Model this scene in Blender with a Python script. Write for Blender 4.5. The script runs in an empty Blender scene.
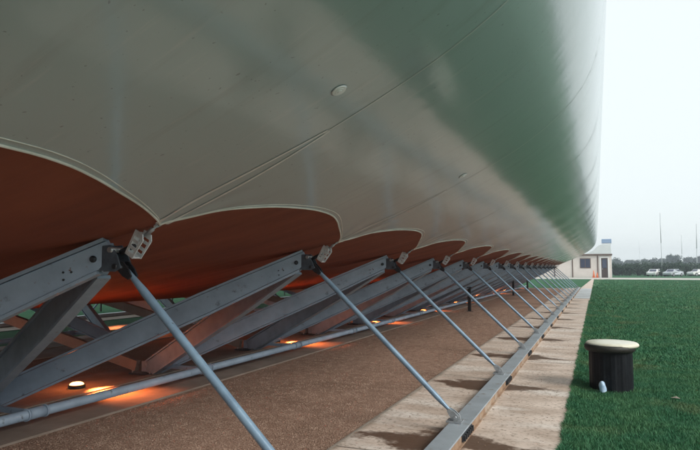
import bpy, bmesh, math, random
import numpy as np
from mathutils import Vector, Matrix, Euler
random.seed(7); rng = np.random.default_rng(11)
R = math.radians
scene = bpy.context.scene
C = scene.collection
S = 1.3                      # eye height in metres; the layout is measured in eye heights, ground at -1
def W(x, y, z): return Vector((S*x, S*y, S*(z+1)))

# ---------------------------------------------------------------- camera
cam_d = bpy.data.cameras.new('camera'); cam = bpy.data.objects.new('camera', cam_d); C.objects.link(cam)
cam.location = (0, 0, S)
cam.rotation_euler = (R(90+4.153), 0, R(22.561))
cam_d.sensor_width = 36; cam_d.lens = 590.8/700*36
cam_d.clip_start = .05; cam_d.clip_end = 5000
scene.camera = cam
# ---------------------------------------------------------------- sky and sun
SUN_EL, SUN_AZ = 34, 108      # azimuth measured from +Y towards +X
world = bpy.data.worlds.new("World"); scene.world = world; world.use_nodes = True
wn = world.node_tree; bg = wn.nodes['Background']
sky = wn.nodes.new('ShaderNodeTexSky'); sky.sky_type = 'NISHITA'; sky.sun_disc = False
sky.sun_elevation = R(SUN_EL); sky.sun_rotation = R(SUN_AZ)
sky.air_density = 1.0; sky.dust_density = 3.0; sky.ozone_density = 1.0
# an even overcast layer over most of the clear sky
cl = wn.nodes.new('ShaderNodeRGB'); cl.outputs[0].default_value = (8.8, 9.5, 9.6, 1)
mx = wn.nodes.new('ShaderNodeMix'); mx.data_type = 'RGBA'; mx.inputs[0].default_value = .85
wn.links.new(sky.outputs[0], mx.inputs[6]); wn.links.new(cl.outputs[0], mx.inputs[7])
wn.links.new(mx.outputs[2], bg.inputs[0]); bg.inputs[1].default_value = .077
sd = bpy.data.lights.new('sun', 'SUN'); sun = bpy.data.objects.new('sun', sd); C.objects.link(sun)
sd.energy = 1.5; sd.angle = R(24); sd.color = (1, .95, .86)
dv = Vector((math.sin(R(SUN_AZ))*math.cos(R(SUN_EL)), math.cos(R(SUN_AZ))*math.cos(R(SUN_EL)), math.sin(R(SUN_EL))))
sun.rotation_euler = dv.to_track_quat('Z', 'Y').to_euler()
scene.view_settings.view_transform = 'Standard'; scene.view_settings.look = 'None'
scene.view_settings.gamma = 1; scene.view_settings.exposure = .66
try: scene.view_settings.use_curve_mapping = False
except Exception: pass
scene.render.engine = 'CYCLES'

# ---------------------------------------------------------------- materials
def mat(name, col, col2=None, rough=.6, metal=0, scale=6, detail=6, bump=0, bscale=None, coat=0, spec=.5, contrast=(.35,.65), stretch=(1,1,1), dist=.02, col3=None, s3=.8, c3=(.5,.7), emit=None, estr=0, rough2=None, crough=.12, cior=1.5, vary=0, rust=False):
    m = bpy.data.materials.new(name); m.use_nodes = True
    nt = m.node_tree; N = nt.nodes; L = nt.links
    b = N['Principled BSDF']; b.inputs['Base Color'].default_value = (*col, 1)
    b.inputs['Roughness'].default_value = rough; b.inputs['Metallic'].default_value = metal
    b.inputs['Specular IOR Level'].default_value = spec
    b.inputs['Coat Weight'].default_value = coat; b.inputs['Coat Roughness'].default_value = crough; b.inputs['Coat IOR'].default_value = cior
    tc = N.new('ShaderNodeTexCoord'); mp = N.new('ShaderNodeMapping'); mp.inputs['Scale'].default_value = stretch
    L.new(tc.outputs['Object'], mp.inputs[0])
    def noise(sc, lo, hi, d=detail):
        n = N.new('ShaderNodeTexNoise'); n.inputs['Scale'].default_value = sc; n.inputs['Detail'].default_value = d; n.inputs['Roughness'].default_value = .62
        L.new(mp.outputs[0], n.inputs['Vector'])
        r = N.new('ShaderNodeMapRange'); r.inputs[1].default_value = lo; r.inputs[2].default_value = hi
        L.new(n.outputs[0], r.inputs[0]); return n, r
    last = None
    if col2:
        n, r = noise(scale, *contrast)
        x = N.new('ShaderNodeMix'); x.data_type = 'RGBA'; x.inputs[6].default_value = (*col, 1); x.inputs[7].default_value = (*col2, 1)
        L.new(r.outputs[0], x.inputs[0]); last = x.outputs[2]
        if rough2 is not None:
            q = N.new('ShaderNodeMapRange'); q.inputs[3].default_value = rough; q.inputs[4].default_value = rough2
            L.new(r.outputs[0], q.inputs[0]); L.new(q.outputs[0], b.inputs['Roughness'])
    if col3:
        n, r = noise(s3, *c3)
        x = N.new('ShaderNodeMix'); x.data_type = 'RGBA'; x.inputs[7].default_value = (*col3, 1)
        if last: L.new(last, x.inputs[6])
        else: x.inputs[6].default_value = (*col, 1)
        L.new(r.outputs[0], x.inputs[0]); last = x.outputs[2]
    if vary:
        if not last:
            rgb = N.new('ShaderNodeRGB'); rgb.outputs[0].default_value = (*col, 1); last = rgb.outputs[0]
        if rust:
            n, r = noise(22, .64, .70); n2, r2 = noise(3.0, .48, .62)
            mm = N.new('ShaderNodeMath'); mm.operation = 'MULTIPLY'; L.new(r.outputs[0], mm.inputs[0]); L.new(r2.outputs[0], mm.inputs[1])
            x = N.new('ShaderNodeMix'); x.data_type = 'RGBA'; x.inputs[7].default_value = (.16,.07,.035,1); L.new(last, x.inputs[6]); L.new(mm.outputs[0], x.inputs[0]); last = x.outputs[2]
        oi = N.new('ShaderNodeObjectInfo'); mr_ = N.new('ShaderNodeMapRange'); mr_.inputs[3].default_value = 1-vary; mr_.inputs[4].default_value = 1+vary; L.new(oi.outputs['Random'], mr_.inputs[0])
        hs = N.new('ShaderNodeHueSaturation'); L.new(mr_.outputs[0], hs.inputs['Value']); L.new(last, hs.inputs['Color']); last = hs.outputs[0]
    if last: L.new(last, b.inputs['Base Color'])
    if bump:
        n, r = noise(bscale or scale*4, 0, 1)
        bp = N.new('ShaderNodeBump'); bp.inputs['Strength'].default_value = bump; bp.inputs['Distance'].default_value = dist
        L.new(n.outputs[0], bp.inputs['Height']); L.new(bp.outputs[0], b.inputs['Normal'])
    if emit:
        b.inputs['Emission Color'].default_value = (*emit, 1); b.inputs['Emission Strength'].default_value = estr
    return m

M = {}
M['membrane'] = mat('membrane_skin', (.375,.465,.485), (.335,.42,.44), rough=.45, scale=.5, coat=1, crough=.15, cior=1.78, col3=(.32,.395,.41), s3=.22, c3=(.5,.8))
def membrane_detail(m):
    nt = m.node_tree; N = nt.nodes; L = nt.links; b = N['Principled BSDF']; tc = [n for n in N if n.type == 'TEX_COORD'][0]
    def noise(sc, st, d, rg=.6):
        mp = N.new('ShaderNodeMapping'); mp.inputs['Scale'].default_value = st; L.new(tc.outputs['Object'], mp.inputs[0])
        n = N.new('ShaderNodeTexNoise'); n.inputs['Scale'].default_value = sc; n.inputs['Detail'].default_value = d; n.inputs['Roughness'].default_value = rg
        L.new(mp.outputs[0], n.inputs['Vector']); return n.outputs[0]
    prev = b.inputs['Base Color'].links[0].from_socket
    # flecks of dirt, and long faint runs of grime across the cloth
    for sc, st, lo, hi, col, amt in ((55, (1,1,1), .73, .78, (.13,.13,.12), .55), (3.0, (.35,3.2,.35), .56, .78, (.26,.285,.285), .45), (9, (.25,2.6,.25), .60, .72, (.50,.53,.53), .4)):
        r = N.new('ShaderNodeMapRange'); r.inputs[1].default_value = lo; r.inputs[2].default_value = hi; r.inputs[4].default_value = amt
        L.new(noise(sc, st, 1 if sc == 55 else 6), r.inputs[0])
        x = N.new('ShaderNodeMix'); x.data_type = 'RGBA'; x.inputs[7].default_value = (*col, 1); L.new(r.outputs[0], x.inputs[0]); L.new(prev, x.inputs[6]); prev = x.outputs[2]
    L.new(prev, b.inputs['Base Color'])
    h = None; nrm = None
    for sc, st, dist, stn in ((.8, (1,1,1), .04, .12), (1.0, (.35,3.0,.35), .02, .09), (14, (1,1,1), .003, .25)):
        bp = N.new('ShaderNodeBump'); bp.inputs['Strength'].default_value = stn; bp.inputs['Distance'].default_value = dist
        L.new(noise(sc, st, 4), bp.inputs['Height'])
        if nrm: L.new(nrm, bp.inputs['Normal'])
        nrm = bp.outputs[0]
    L.new(nrm, b.inputs['Normal']); L.new(nrm, b.inputs['Coat Normal'])
membrane_detail(M['membrane'])
M['belly'] = mat('belly_cloth', (.26,.078,.046), (.19,.055,.035), rough=.75, scale=.8, stretch=(1,5,1), bump=.2, bscale=2.5, dist=.03, spec=.2)
M['hem'] = mat('hem_cloth', (.78,.76,.70), (.60,.58,.52), rough=.5, scale=8, bump=.2, bscale=40, dist=.004)
M['strap'] = mat('strap_cloth', (.80,.82,.80), (.64,.66,.65), rough=.45, coat=1, crough=.2, cior=1.8, scale=5, bump=.1, bscale=30, dist=.003)
M['seam'] = mat('seam_weld', (.56,.60,.59), rough=.45, coat=1, crough=.2, cior=1.8)
M['paint'] = mat('blue_grey_paint', vary=.13, rust=True, col=(.33,.42,.53), col2=(.26,.335,.43), rough=.42, scale=5, col3=(.10,.115,.13), s3=14, c3=(.62,.75), bump=.08, bscale=30, dist=.003, rough2=.6)
M['paint_rod'] = mat('rod_paint', (.25,.37,.50), (.18,.27,.38), vary=.12, rust=True, rough=.35, scale=9, col3=(.07,.08,.09), s3=30, c3=(.63,.72), metal=.15)
M['dark_steel'] = mat('dark_steel', (.035,.04,.05), (.06,.06,.065), rough=.45, metal=.5, scale=20)
M['cleat'] = mat('white_cleat_paint', (.74,.76,.78), (.50,.52,.54), rough=.35, metal=.2, scale=25, col3=(.25,.22,.19), s3=40, c3=(.6,.7))
M['paint_dark'] = mat('worn_dark_paint', (.10,.13,.17), (.06,.07,.09), rough=.5, scale=14)
M['galv'] = mat('galvanised_plate', (.52,.55,.58), (.36,.38,.40), rough=.4, metal=.6, scale=18, col3=(.12,.12,.12), s3=24, c3=(.62,.7))
M['rail_paint'] = mat('rail_galvanised', (.42,.47,.52), (.34,.38,.42), rough=.5, metal=.25, scale=4, col3=(.22,.17,.13), s3=7, c3=(.6,.72), bump=.1, bscale=40, dist=.003)
M['rust_side'] = mat('rusty_rail_side', (.36,.25,.17), (.24,.14,.085), rough=.8, scale=9, col3=(.42,.36,.30), s3=3, c3=(.5,.65), bump=.2, bscale=40, dist=.004)
M['post'] = mat('dark_post_paint', (.018,.017,.018), (.03,.025,.024), spec=.2, rough=.7, scale=10)
M['gravel'] = mat('gravel_ground', (.29,.178,.133), (.43,.295,.225), rough=.95, scale=60, detail=3, contrast=(.42,.6), col3=(.20,.125,.09), s3=.6, c3=(.45,.75), bump=.9, bscale=45, dist=.02, spec=.15)
M['pebble_a'] = mat('pebble_tan', (.42,.30,.235), (.25,.16,.12), rough=.9, scale=9, spec=.2, contrast=(.4,.6))
M['pad'] = mat('inner_pad', (.31,.25,.21), (.20,.155,.125), rough=.9, scale=2, bump=.3, bscale=30, dist=.006)
M['kerb'] = mat('kerb_concrete', (.30,.25,.21), (.22,.19,.16), rough=.9, scale=3, bump=.3, bscale=30, dist=.006)
M['grass_ground'] = mat('lawn_ground', (.030,.11,.054), (.050,.14,.066), rough=.95, scale=1.3, col3=(.055,.085,.035), s3=.35, c3=(.56,.78), bump=.8, bscale=30, dist=.05, spec=.1)
M['grass_blade'] = mat('grass_blade', (.042,.165,.080), (.078,.205,.092), rough=.6, scale=2.4, contrast=(.42,.6), col3=(.17,.19,.085), s3=.9, c3=(.55,.72), spec=.25)
M['road'] = mat('pale_road', (.52,.50,.46), (.44,.42,.38), rough=.9, scale=.6)
M['apron'] = mat('pale_apron', (.55,.58,.60), (.42,.44,.46), rough=.6, scale=1.1, contrast=(.4,.6))
M['wall'] = mat('cream_panel', (.74,.68,.64), (.66,.60,.56), rough=.7, scale=1.2)
M['brown_trim'] = mat('brown_trim', (.10,.065,.055), (.14,.09,.07), rough=.6, scale=8)
M['white_trim'] = mat('white_trim', (.78,.77,.75), rough=.5)
M['glass'] = mat('dark_glass', (.045,.055,.10), rough=.12, spec=.7)
M['door_dark'] = mat('dark_door', (.05,.035,.035), (.07,.045,.04), rough=.4, scale=5)
M['roof_white'] = mat('white_roof_sheet', (.82,.84,.85), (.75,.78,.80), rough=.5, scale=1)
M['tank_blue'] = mat('pale_blue_tank', (.33,.45,.66), (.28,.40,.60), rough=.5, scale=1)
M['orange'] = mat('orange_plastic', (.75,.20,.08), rough=.5)
M['leaf'] = mat('shrub_leaf', (.030,.060,.040), (.055,.10,.060), rough=.6, scale=1.5, spec=.2)
M['leaf_far'] = mat('tree_leaf', (.030,.060,.048), (.050,.085,.062), rough=.6, scale=.6, spec=.2)
M['bark'] = mat('bark', (.09,.065,.045), (.05,.04,.03), rough=.9, scale=10)
M['mast'] = mat('mast_metal', (.45,.48,.50), rough=.5, metal=.3)
M['car_white'] = mat('white_car_paint', (.80,.80,.80), rough=.25, coat=.6)
M['car_silver'] = mat('silver_car_paint', (.52,.55,.60), rough=.3, metal=.3, coat=.6)
M['tyre'] = mat('tyre_rubber', (.02,.02,.02), rough=.8)
M['bin_body'] = mat('bin_dark_body', (.004,.005,.008), (.010,.012,.016), spec=.2, rough=.5, scale=14, col3=(.03,.03,.03), s3=60, c3=(.6,.68), bump=.3, bscale=60, dist=.004)
M['bin_rim'] = mat('bin_rim_rubber', (.012,.011,.010), (.028,.024,.020), rough=.55, scale=30, bump=.4, bscale=50, dist=.004)
M['bin_top'] = mat('bin_cream_lid', (.80,.77,.66), (.68,.63,.50), rough=.4, scale=9, coat=.3)
M['cup'] = mat('pale_blue_plastic', (.36,.56,.80), (.55,.70,.86), rough=.3, scale=20)
M['lamp_glass'] = mat('lamp_glass', (1,.7,.3), rough=.3, emit=(1,.50,.14), estr=5)
M['lamp_ring'] = mat('lamp_ring', (.05,.045,.04), rough=.5, metal=.4)
M['valve'] = mat('valve_plastic', (.70,.74,.74), rough=.15, coat=.8)
M['fence'] = mat('fence_post', (.05,.055,.05), rough=.6)

# concrete path: slabs with joints every few metres, streaks and rust stains at every rod foot
s_, Y1_ = 1.743, 1.846
def path_material():
    m = bpy.data.materials.new('path_concrete'); m.use_nodes = True
    nt = m.node_tree; N = nt.nodes; L = nt.links; b = N['Principled BSDF']
    b.inputs['Roughness'].default_value = .85; b.inputs['Specular IOR Level'].default_value = .35
    tc = N.new('ShaderNodeTexCoord'); sp = N.new('ShaderNodeSeparateXYZ'); L.new(tc.outputs['Object'], sp.inputs[0])
    def mth(op, a, bb=None, cc=None, clamp=False):
        n = N.new('ShaderNodeMath'); n.operation = op; n.use_clamp = clamp
        for i, v in enumerate((a, bb, cc)):
            if v is None: continue
            if isinstance(v, (int, float)): n.inputs[i].default_value = v
            else: L.new(v, n.inputs[i])
        return n.outputs[0]
    def noise(sc, st=(1,1,1), d=6, rg=.6):
        mp = N.new('ShaderNodeMapping'); mp.inputs['Scale'].default_value = st; L.new(tc.outputs['Object'], mp.inputs[0])
        n = N.new('ShaderNodeTexNoise'); n.inputs['Scale'].default_value = sc; n.inputs['Detail'].default_value = d; n.inputs['Roughness'].default_value = rg
        L.new(mp.outputs[0], n.inputs['Vector']); return n.outputs[0]
    def mr(v, a, c, x=0, y=1):
        n = N.new('ShaderNodeMapRange'); n.inputs[1].default_value = a; n.inputs[2].default_value = c; n.inputs[3].default_value = x; n.inputs[4].default_value = y
        L.new(v, n.inputs[0]); return n.outputs[0]
    def mix(f, a, c):
        n = N.new('ShaderNodeMix'); n.data_type = 'RGBA'; L.new(f, n.inputs[0])
        for i, v in ((6, a), (7, c)):
            if isinstance(v, tuple): n.inputs[i].default_value = (*v, 1)
            else: L.new(v, n.inputs[i])
        return n.outputs[2]
    base = mix(mr(noise(2.2, (.8, 1.5, 1)), .36, .64), (.68,.565,.49), (.46,.36,.295))
    base = mix(mr(noise(1.1, (.7, 2.2, 1), 5), .50, .70), base, (.74,.68,.63))
    base = mix(mr(noise(30, (1,1,1), 3), .52, .70), base, (.30,.235,.185))
    X, Y = sp.outputs[0], sp.outputs[1]
    wob = mth('MULTIPLY', mth('SUBTRACT', noise(2.0), .5), .55)
    wob2 = mth('MULTIPLY', mth('SUBTRACT', noise(2.1, (1, 1.2, 1), 8, .66), .5), .95)
    # rust stain: an elongated puddle spreading from each rod foot, mostly to the inner side
    per = s_*S
    yy = mth('SUBTRACT', mth('PINGPONG', mth('ADD', mth('SUBTRACT', Y, Y1_*S - .30), wob2), per/2), 0)   # distance to the nearest foot
    dx = mth('ADD', mth('ABSOLUTE', mth('ADD', X, .86*S)), mth('MULTIPLY', wob, .9))
    rr = mth('ADD', mth('MULTIPLY', yy, 3.2), mth('MULTIPLY', dx, 1.35))
    stain = mr(rr, 1.16, .86)
    col = mix(mth('MULTIPLY', stain, .93), base, (.10,.052,.030))
    # a paler tide mark round the stain
    # slab joints
    jy = mth('PINGPONG', mth('ADD', Y, .55), per)
    joint = mr(jy, .006, .016, 1, 0)
    col = mix(mth('MULTIPLY', joint, .8), col, (.10,.08,.065))
    # soil creeping in from both edges
    ed = mth('MINIMUM', mth('SUBTRACT', -.20*S, X), mth('ADD', X, 1.365*S))
    dirt = mr(mth('ADD', ed, mth('MULTIPLY', wob, .25)), .05, .0)
    col = mix(mth('MULTIPLY', dirt, .5), col, (.16,.12,.085))
    L.new(col, b.inputs['Base Color'])
    rg = mr(stain, 0, 1, .85, .42); L.new(rg, b.inputs['Roughness'])
    bp = N.new('ShaderNodeBump'); bp.inputs['Strength'].default_value = .45; bp.inputs['Distance'].default_value = .008
    L.new(noise(22), bp.inputs['Height']); L.new(bp.outputs[0], b.inputs['Normal'])
    return m
M['path'] = path_material()

# ---------------------------------------------------------------- mesh helpers
class MB:
    def __init__(s): s.v = []; s.f = []; s.sm = []
    def add(s, vs, fs, smooth=False):
        o = len(s.v); s.v += [tuple(v) for v in vs]; s.f += [tuple(i+o for i in f) for f in fs]; s.sm += [smooth]*len(fs)
    def box(s, a, b):
        x0, y0, z0 = a; x1, y1, z1 = b
        s.add([(x0,y0,z0),(x1,y0,z0),(x1,y1,z0),(x0,y1,z0),(x0,y0,z1),(x1,y0,z1),(x1,y1,z1),(x0,y1,z1)],
              [(0,3,2,1),(4,5,6,7),(0,1,5,4),(1,2,6,5),(2,3,7,6),(3,0,4,7)])
    def prism(s, pts, off):            # polygon pts extruded by the vector off (centred)
        n = len(pts); off = Vector(off)/2
        s.add([Vector(p)-off for p in pts]+[Vector(p)+off for p in pts],
              [tuple(range(n))[::-1], tuple(range(n, 2*n))]+[(i,(i+1)%n,(i+1)%n+n,i+n) for i in range(n)])
    def tube(s, pts, rads, n=14, cap=True):
        pts = [Vector(p) for p in pts]
        if isinstance(rads, (int, float)): rads = [rads]*len(pts)
        vs = []; ref = None
        for i, p in enumerate(pts):
            t = (pts[min(i+1, len(pts)-1)]-pts[max(i-1, 0)]).normalized()
            if ref is None: ref = t.orthogonal().normalized()
            ref = (ref - t*ref.dot(t)).normalized(); q = t.cross(ref)
            for k in range(n):
                a = 2*math.pi*k/n; vs.append(p+(ref*math.cos(a)+q*math.sin(a))*rads[i])
        fs = [(i*n+k, i*n+(k+1)%n, (i+1)*n+(k+1)%n, (i+1)*n+k) for i in range(len(pts)-1) for k in range(n)]
        s.add(vs, fs, True)
        if cap:
            o = len(s.v)-len(vs)
            s.f += [tuple(o+k for k in range(n))[::-1], tuple(o+(len(pts)-1)*n+k for k in range(n))]; s.sm += [False, False]
    def lathe(s, prof, cx=0, cy=0, n=32, cap=True):
        vs = [(cx+r*math.cos(2*math.pi*k/n), cy+r*math.sin(2*math.pi*k/n), z) for r, z in prof for k in range(n)]
        fs = [(i*n+k, i*n+(k+1)%n, (i+1)*n+(k+1)%n, (i+1)*n+k) for i in range(len(prof)-1) for k in range(n)]
        s.add(vs, fs, True)
        if cap:
            o = len(s.v)-len(vs); s.f += [tuple(o+k for k in range(n))[::-1], tuple(o+(len(prof)-1)*n+k for k in range(n))]; s.sm += [False, False]
    def build(s, name, m, parent=None, bevel=0, shift=None):
        me = bpy.data.meshes.new(name)
        vs = s.v if shift is None else [tuple(Vector(v)-shift) for v in s.v]
        me.from_pydata(vs, [], s.f); me.polygons.foreach_set('use_smooth', s.sm); me.materials.append(m); me.update()
        o = bpy.data.objects.new(name, me); C.objects.link(o)
        if parent: o.parent = parent
        if bevel:
            bv = o.modifiers.new('bevel', 'BEVEL'); bv.width = bevel; bv.segments = 2; bv.limit_method = 'ANGLE'
        return o
def npmesh(name, v, f, m, smooth=False, parent=None):
    me = bpy.data.meshes.new(name); k = f.shape[1]
    me.vertices.add(len(v)); me.vertices.foreach_set('co', np.asarray(v, np.float32).ravel())
    me.loops.add(f.size); me.loops.foreach_set('vertex_index', f.astype(np.int32).ravel())
    me.polygons.add(len(f)); me.polygons.foreach_set('loop_start', np.arange(0, f.size, k, dtype=np.int32))
    me.polygons.foreach_set('use_smooth', np.full(len(f), smooth)); me.materials.append(m)
    me.update(calc_edges=True); me.validate()
    o = bpy.data.objects.new(name, me); C.objects.link(o)
    if parent: o.parent = parent
    return o
def tag(o, label=None, cat=None, group=None, kind=None):
    for k, v in (('label', label), ('category', cat), ('group', group), ('kind', kind)):
        if v: o[k] = v
    return o
def empty(name, loc, label, cat, group=None):
    o = bpy.data.objects.new(name, None); o.empty_display_size = .2; C.objects.link(o); o.location = loc
    return tag(o, label, cat, group)
KIDS = {}
def copy_tree(o, parent=None):
    c = o.copy(); C.objects.link(c)
    if parent: c.parent = parent
    for ch in [x for x in C.objects if x.parent == o]: copy_tree(ch, c)
    return c
ORD = ['nearest','second','third','fourth','fifth','sixth','seventh','eighth','ninth','tenth','eleventh','twelfth','thirteenth','fourteenth','fifteenth','sixteenth','seventeenth','eighteenth']

# ---------------------------------------------------------------- ground, roads, path (structure)
g = MB(); g.add([(-1500,-200,0),(1500,-200,0),(1500,2500,0),(-1500,2500,0)], [(0,1,2,3)])
tag(g.build('ground', M['grass_ground']), kind='structure')
YE = 31.0
def sheet(name, x0, x1, y0, y1, z, m, rag=0):
    n = 260 if rag else 1; vs = []; fs = []
    for i in range(n+1):
        y = (y0+(y1-y0)*i/n)*S
        a = (rng.normal()*rag if rag else 0); b = (rng.normal()*rag if rag else 0)
        vs += [(x0*S+a, y, z), (x1*S+b, y, z)]
    fs = [(2*i, 2*i+1, 2*i+3, 2*i+2) for i in range(n)]
    q = MB(); q.add(vs, fs); return tag(q.build(name, m), kind='structure')
sheet('gravel_bed', -6.95, -1.362, -22, YE, .004, M['gravel'])
sheet('pavement', -1.362, -.205, -22, YE, .024, M['path'], rag=.008)
k = MB(); k.box((-1.375*S, -22*S, .002), (-1.3625*S, YE*S, .026)); tag(k.build('pavement_edge', M['kerb']), kind='structure')
sheet('far_pavement', -9.9, -8.62, -22, YE, .012, M['path'])
for x0, x1 in ((-4.35,-3.08), (-6.92,-5.65)):
    q = MB(); q.box((x0*S, -22*S, .001), (x1*S, YE*S, .022)); tag(q.build('concrete_pad', M['pad']), kind='structure')
for x0, x1 in ((-3.80,-3.70), (-6.30,-6.20)):
    q = MB(); q.box((x0*S, -22*S, .023), (x1*S, YE*S, .038)); tag(q.build('kerb', M['kerb'], bevel=.004), kind='structure')
# narrow path going on from the end of the pavement to the house, pale slab where they meet
q = MB(); q.add([W(-.74,31.0,-1)+Vector((0,0,.010)), W(-.205,31.0,-1)+Vector((0,0,.010)), W(.62,56.6,-1)+Vector((0,0,.010)), W(-.38,56.6,-1)+Vector((0,0,.010))], [(0,1,2,3)])
tag(q.build('footpath', M['path']), kind='structure')
sheet('apron_slab', -.70, -.215, 20.5, 30.5, .029, M['apron'])
sheet('road', -60, 70, 56.6, 66, .010, M['road'])

# ---------------------------------------------------------------- air cushion
PR = [(-1.575,.17),(-1.36,.26),(-1.15,.345),(-.92,.445),(-.69,.555),(-.44,.69),(-.22,.845),(-.07,1.0),(.02,1.17),(.07,1.40),(.105,1.72),(.125,2.08),(.08,2.5),(-.10,3.0),(-.5,3.5),(-1.2,4.0),(-2.4,4.5),(-3.7,4.78),(-5,4.86)]
def catmull(P, m=24):
    P = np.array([2*np.array(P[0])-np.array(P[1])]+[np.array(p) for p in P]+[np.array([-6.3, P[-2][1]])]); out = []
    for i in range(1, len(P)-2):
        for t in np.linspace(0, 1, m, endpoint=False):
            a, b, c, d = P[i-1:i+3]
            out.append(.5*((2*b)+(-a+c)*t+(2*a-5*b+4*c-d)*t*t+(-a+3*b-3*c+d)*t**3))
    out.append(P[-2]); return np.array(out)
PF = catmull(PR); AL = np.r_[0, np.cumsum(np.linalg.norm(np.diff(PF, axis=0), axis=1))]; ATOT = AL[-1]
def prof(a): return np.array([np.interp(a, AL, PF[:,0]), np.interp(a, AL, PF[:,1])])
def pnorm(a):
    d = prof(min(a+.03, ATOT))-prof(max(a-.03, 0)); d /= np.linalg.norm(d)+1e-9; return np.array([d[1], -d[0]])
K0, K1 = -12, 16
ET = np.linspace(0, 1, 401)
EV = np.interp(ET, [0,.02,.06,.11,.174,.25,.318,.40,.46,.55,.62,.70,.777,.84,.90,.95,.98,1], [0,.055,.115,.175,.232,.278,.302,.320,.325,.315,.290,.243,.188,.145,.100,.056,.026,0])
for _ in range(3): EV = np.r_[EV[:3], np.convolve(np.r_[[EV[0]]*6, EV, [EV[-1]]*6], np.ones(13)/13, 'valid')[3:-3], EV[-3:]]
def edge_arc(Y):
    t = ((Y-Y1_)/s_) % 1.0
    return float(np.interp(t, ET, EV))
def crease(t, a):
    dy = (t if t < .5 else t-1)*s_; r_ = math.hypot(dy, a); th = math.atan2(dy, a+.02)
    return .0032*math.sin(th*13+.6)*math.exp(-((r_-.22)/.17)**2)*min(1, abs(th)*3)
def bulge(Y, a):
    t = ((Y-Y1_)/s_) % 1.0
    return .012*math.sin(math.pi*t)**2*math.exp(-a/.8) + crease(t, a)
def skin_pt(Y, a):
    p = prof(a)+pnorm(a)*bulge(Y, a); return p
bay = [.0,.01,.022,.036,.052,.07,.09,.112,.136,.165,.20,.24,.29,.36,.43,.5,.57,.64,.71,.76,.80,.835,.864,.888,.91,.93,.948,.964,.978,.99]
Ys = [Y1_+s_*(k+t) for k in range(K0, K1) for t in bay]+[Y1_+s_*K1]
NV = 84
gv = np.array([(i/NV)**1.55 for i in range(NV+1)])
cushion = empty('air_cushion', W(-5, 14, -1), 'huge pale inflated fabric cushion with scalloped lower edge, raised on steel struts', 'air cushion')
org = W(-5, 14, -1)
def row_at(Y):
    a0 = edge_arc(Y); out = []
    for q in gv:
        a = a0+(ATOT-a0)*q; out.append(skin_pt(Y, a))
    L_ = out; Rr = [np.array([-10-p[0], p[1]]) for p in out[::-1]][1:]
    return L_+Rr
def belly_row(Y):
    a0 = edge_arc(Y); e = skin_pt(Y, a0); Le = -e[0]; Ze = e[1]; out = []
    t = ((Y-Y1_)/s_) % 1.0
    for q in np.linspace(0, 1, 57):
        Lx = Le+(10-2*Le)*q; r_ = abs(Lx-5)/(5-Le)
        z = -.385+(Ze+.385)*(r_**1.35 if r_ > 0 else 0)
        z += -.03*math.sin(math.pi*t)**2*math.exp(-((1-r_)/.22)**2)*(1-r_)/.1*.6
        out.append(np.array([-Lx, z]))
    return out
caps = [(math.sin(a), math.cos(a)) for a in np.linspace(.12, math.pi/2, 12)]
def grid(rowf, flip):
    rows = []
    def cap_rows(Y, sg):
        base = rowf(Y)
        r = []
        for sn, cs in caps:
            cs = max(cs, .002)
            r.append((Y+sg*1.6*sn, [np.array([-5+(p[0]+5)*cs, 1.7+(p[1]-1.7)*cs]) for p in base]))
        return r
    lo = cap_rows(Ys[0], -1)[::-1]; hi = cap_rows(Ys[-1], 1)
    allr = lo+[(Y, rowf(Y)) for Y in Ys]+hi
    n = len(allr[0][1]); V = []
    for Y, r in allr:
        for p in r: V.append(W(p[0], Y, p[1])-org)
    F = []
    for i in range(len(allr)-1):
        for j in range(n-1):
            q = (i*n+j, (i+1)*n+j, (i+1)*n+j+1, i*n+j+1); F.append(q[::-1] if flip else q)
    return np.array(V), np.array(F)
v, f = grid(row_at, False); o = npmesh('upper_skin', v, f, M['membrane'], True, cushion)
v, f = grid(belly_row, True); npmesh('belly', v, f, M['belly'], True, cushion)['label'] = 'red-brown belly under the cushion'
def rel(Y, a, lift=0):
    p = skin_pt(Y, a)+pnorm(a)*lift; return W(p[0], Y, p[1])-org
for k in range(-2, K1):
    m = MB(); pts = []
    ts = [.5-.5*math.cos(math.pi*i/56) for i in range(57)]
    Yb = Y1_+s_*k
    pts = [rel(Yb+s_*min(max(t,.0005),.9995), edge_arc(Yb+s_*min(max(t,.0005),.9995)), .001) for t in ts]
    m.tube(pts, .0046*S, 8)
    # inner weld line of the hem
    pts = [rel(Yb+s_*min(max(t,.006),.994), edge_arc(Yb+s_*min(max(t,.006),.994))+.028*(.25+.75*math.sin(math.pi*t)), .0005) for t in ts]
    m.tube(pts, .0018*S, 6)
    m.build('hem', M['hem'], cushion)
for k in range(-2, K1+1):
    Yk = Y1_+s_*k; m = MB()
    # two webbing strips running up from the tip, tapering together
    for sg in (-1, 1):
        vs = []; n = 26
        for i in range(n+1):
            a = .01+.78*i/n; w = .017*(1-.5*i/n); off = sg*(.008+.030*math.sin(math.pi*min(1, .25+i/n*.75)))
            for e in (-1, 1): vs.append(rel(Yk+off+e*w*.55, a, .0018))
        m.add(vs, [(2*i, 2*i+1, 2*i+3, 2*i+2) for i in range(n)], True)
    m.build('seam_strap', M['strap'], cushion)
    m = MB(); vs = []
    for i in range(60):
        for e in (-1, 1): vs.append(rel(Yk+e*.0038, .77+i*.085, .0014))
    m.add(vs, [(2*i, 2*i+1, 2*i+3, 2*i+2) for i in range(59)], True)
    m.build('seam', M['seam'], cushion)
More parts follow.
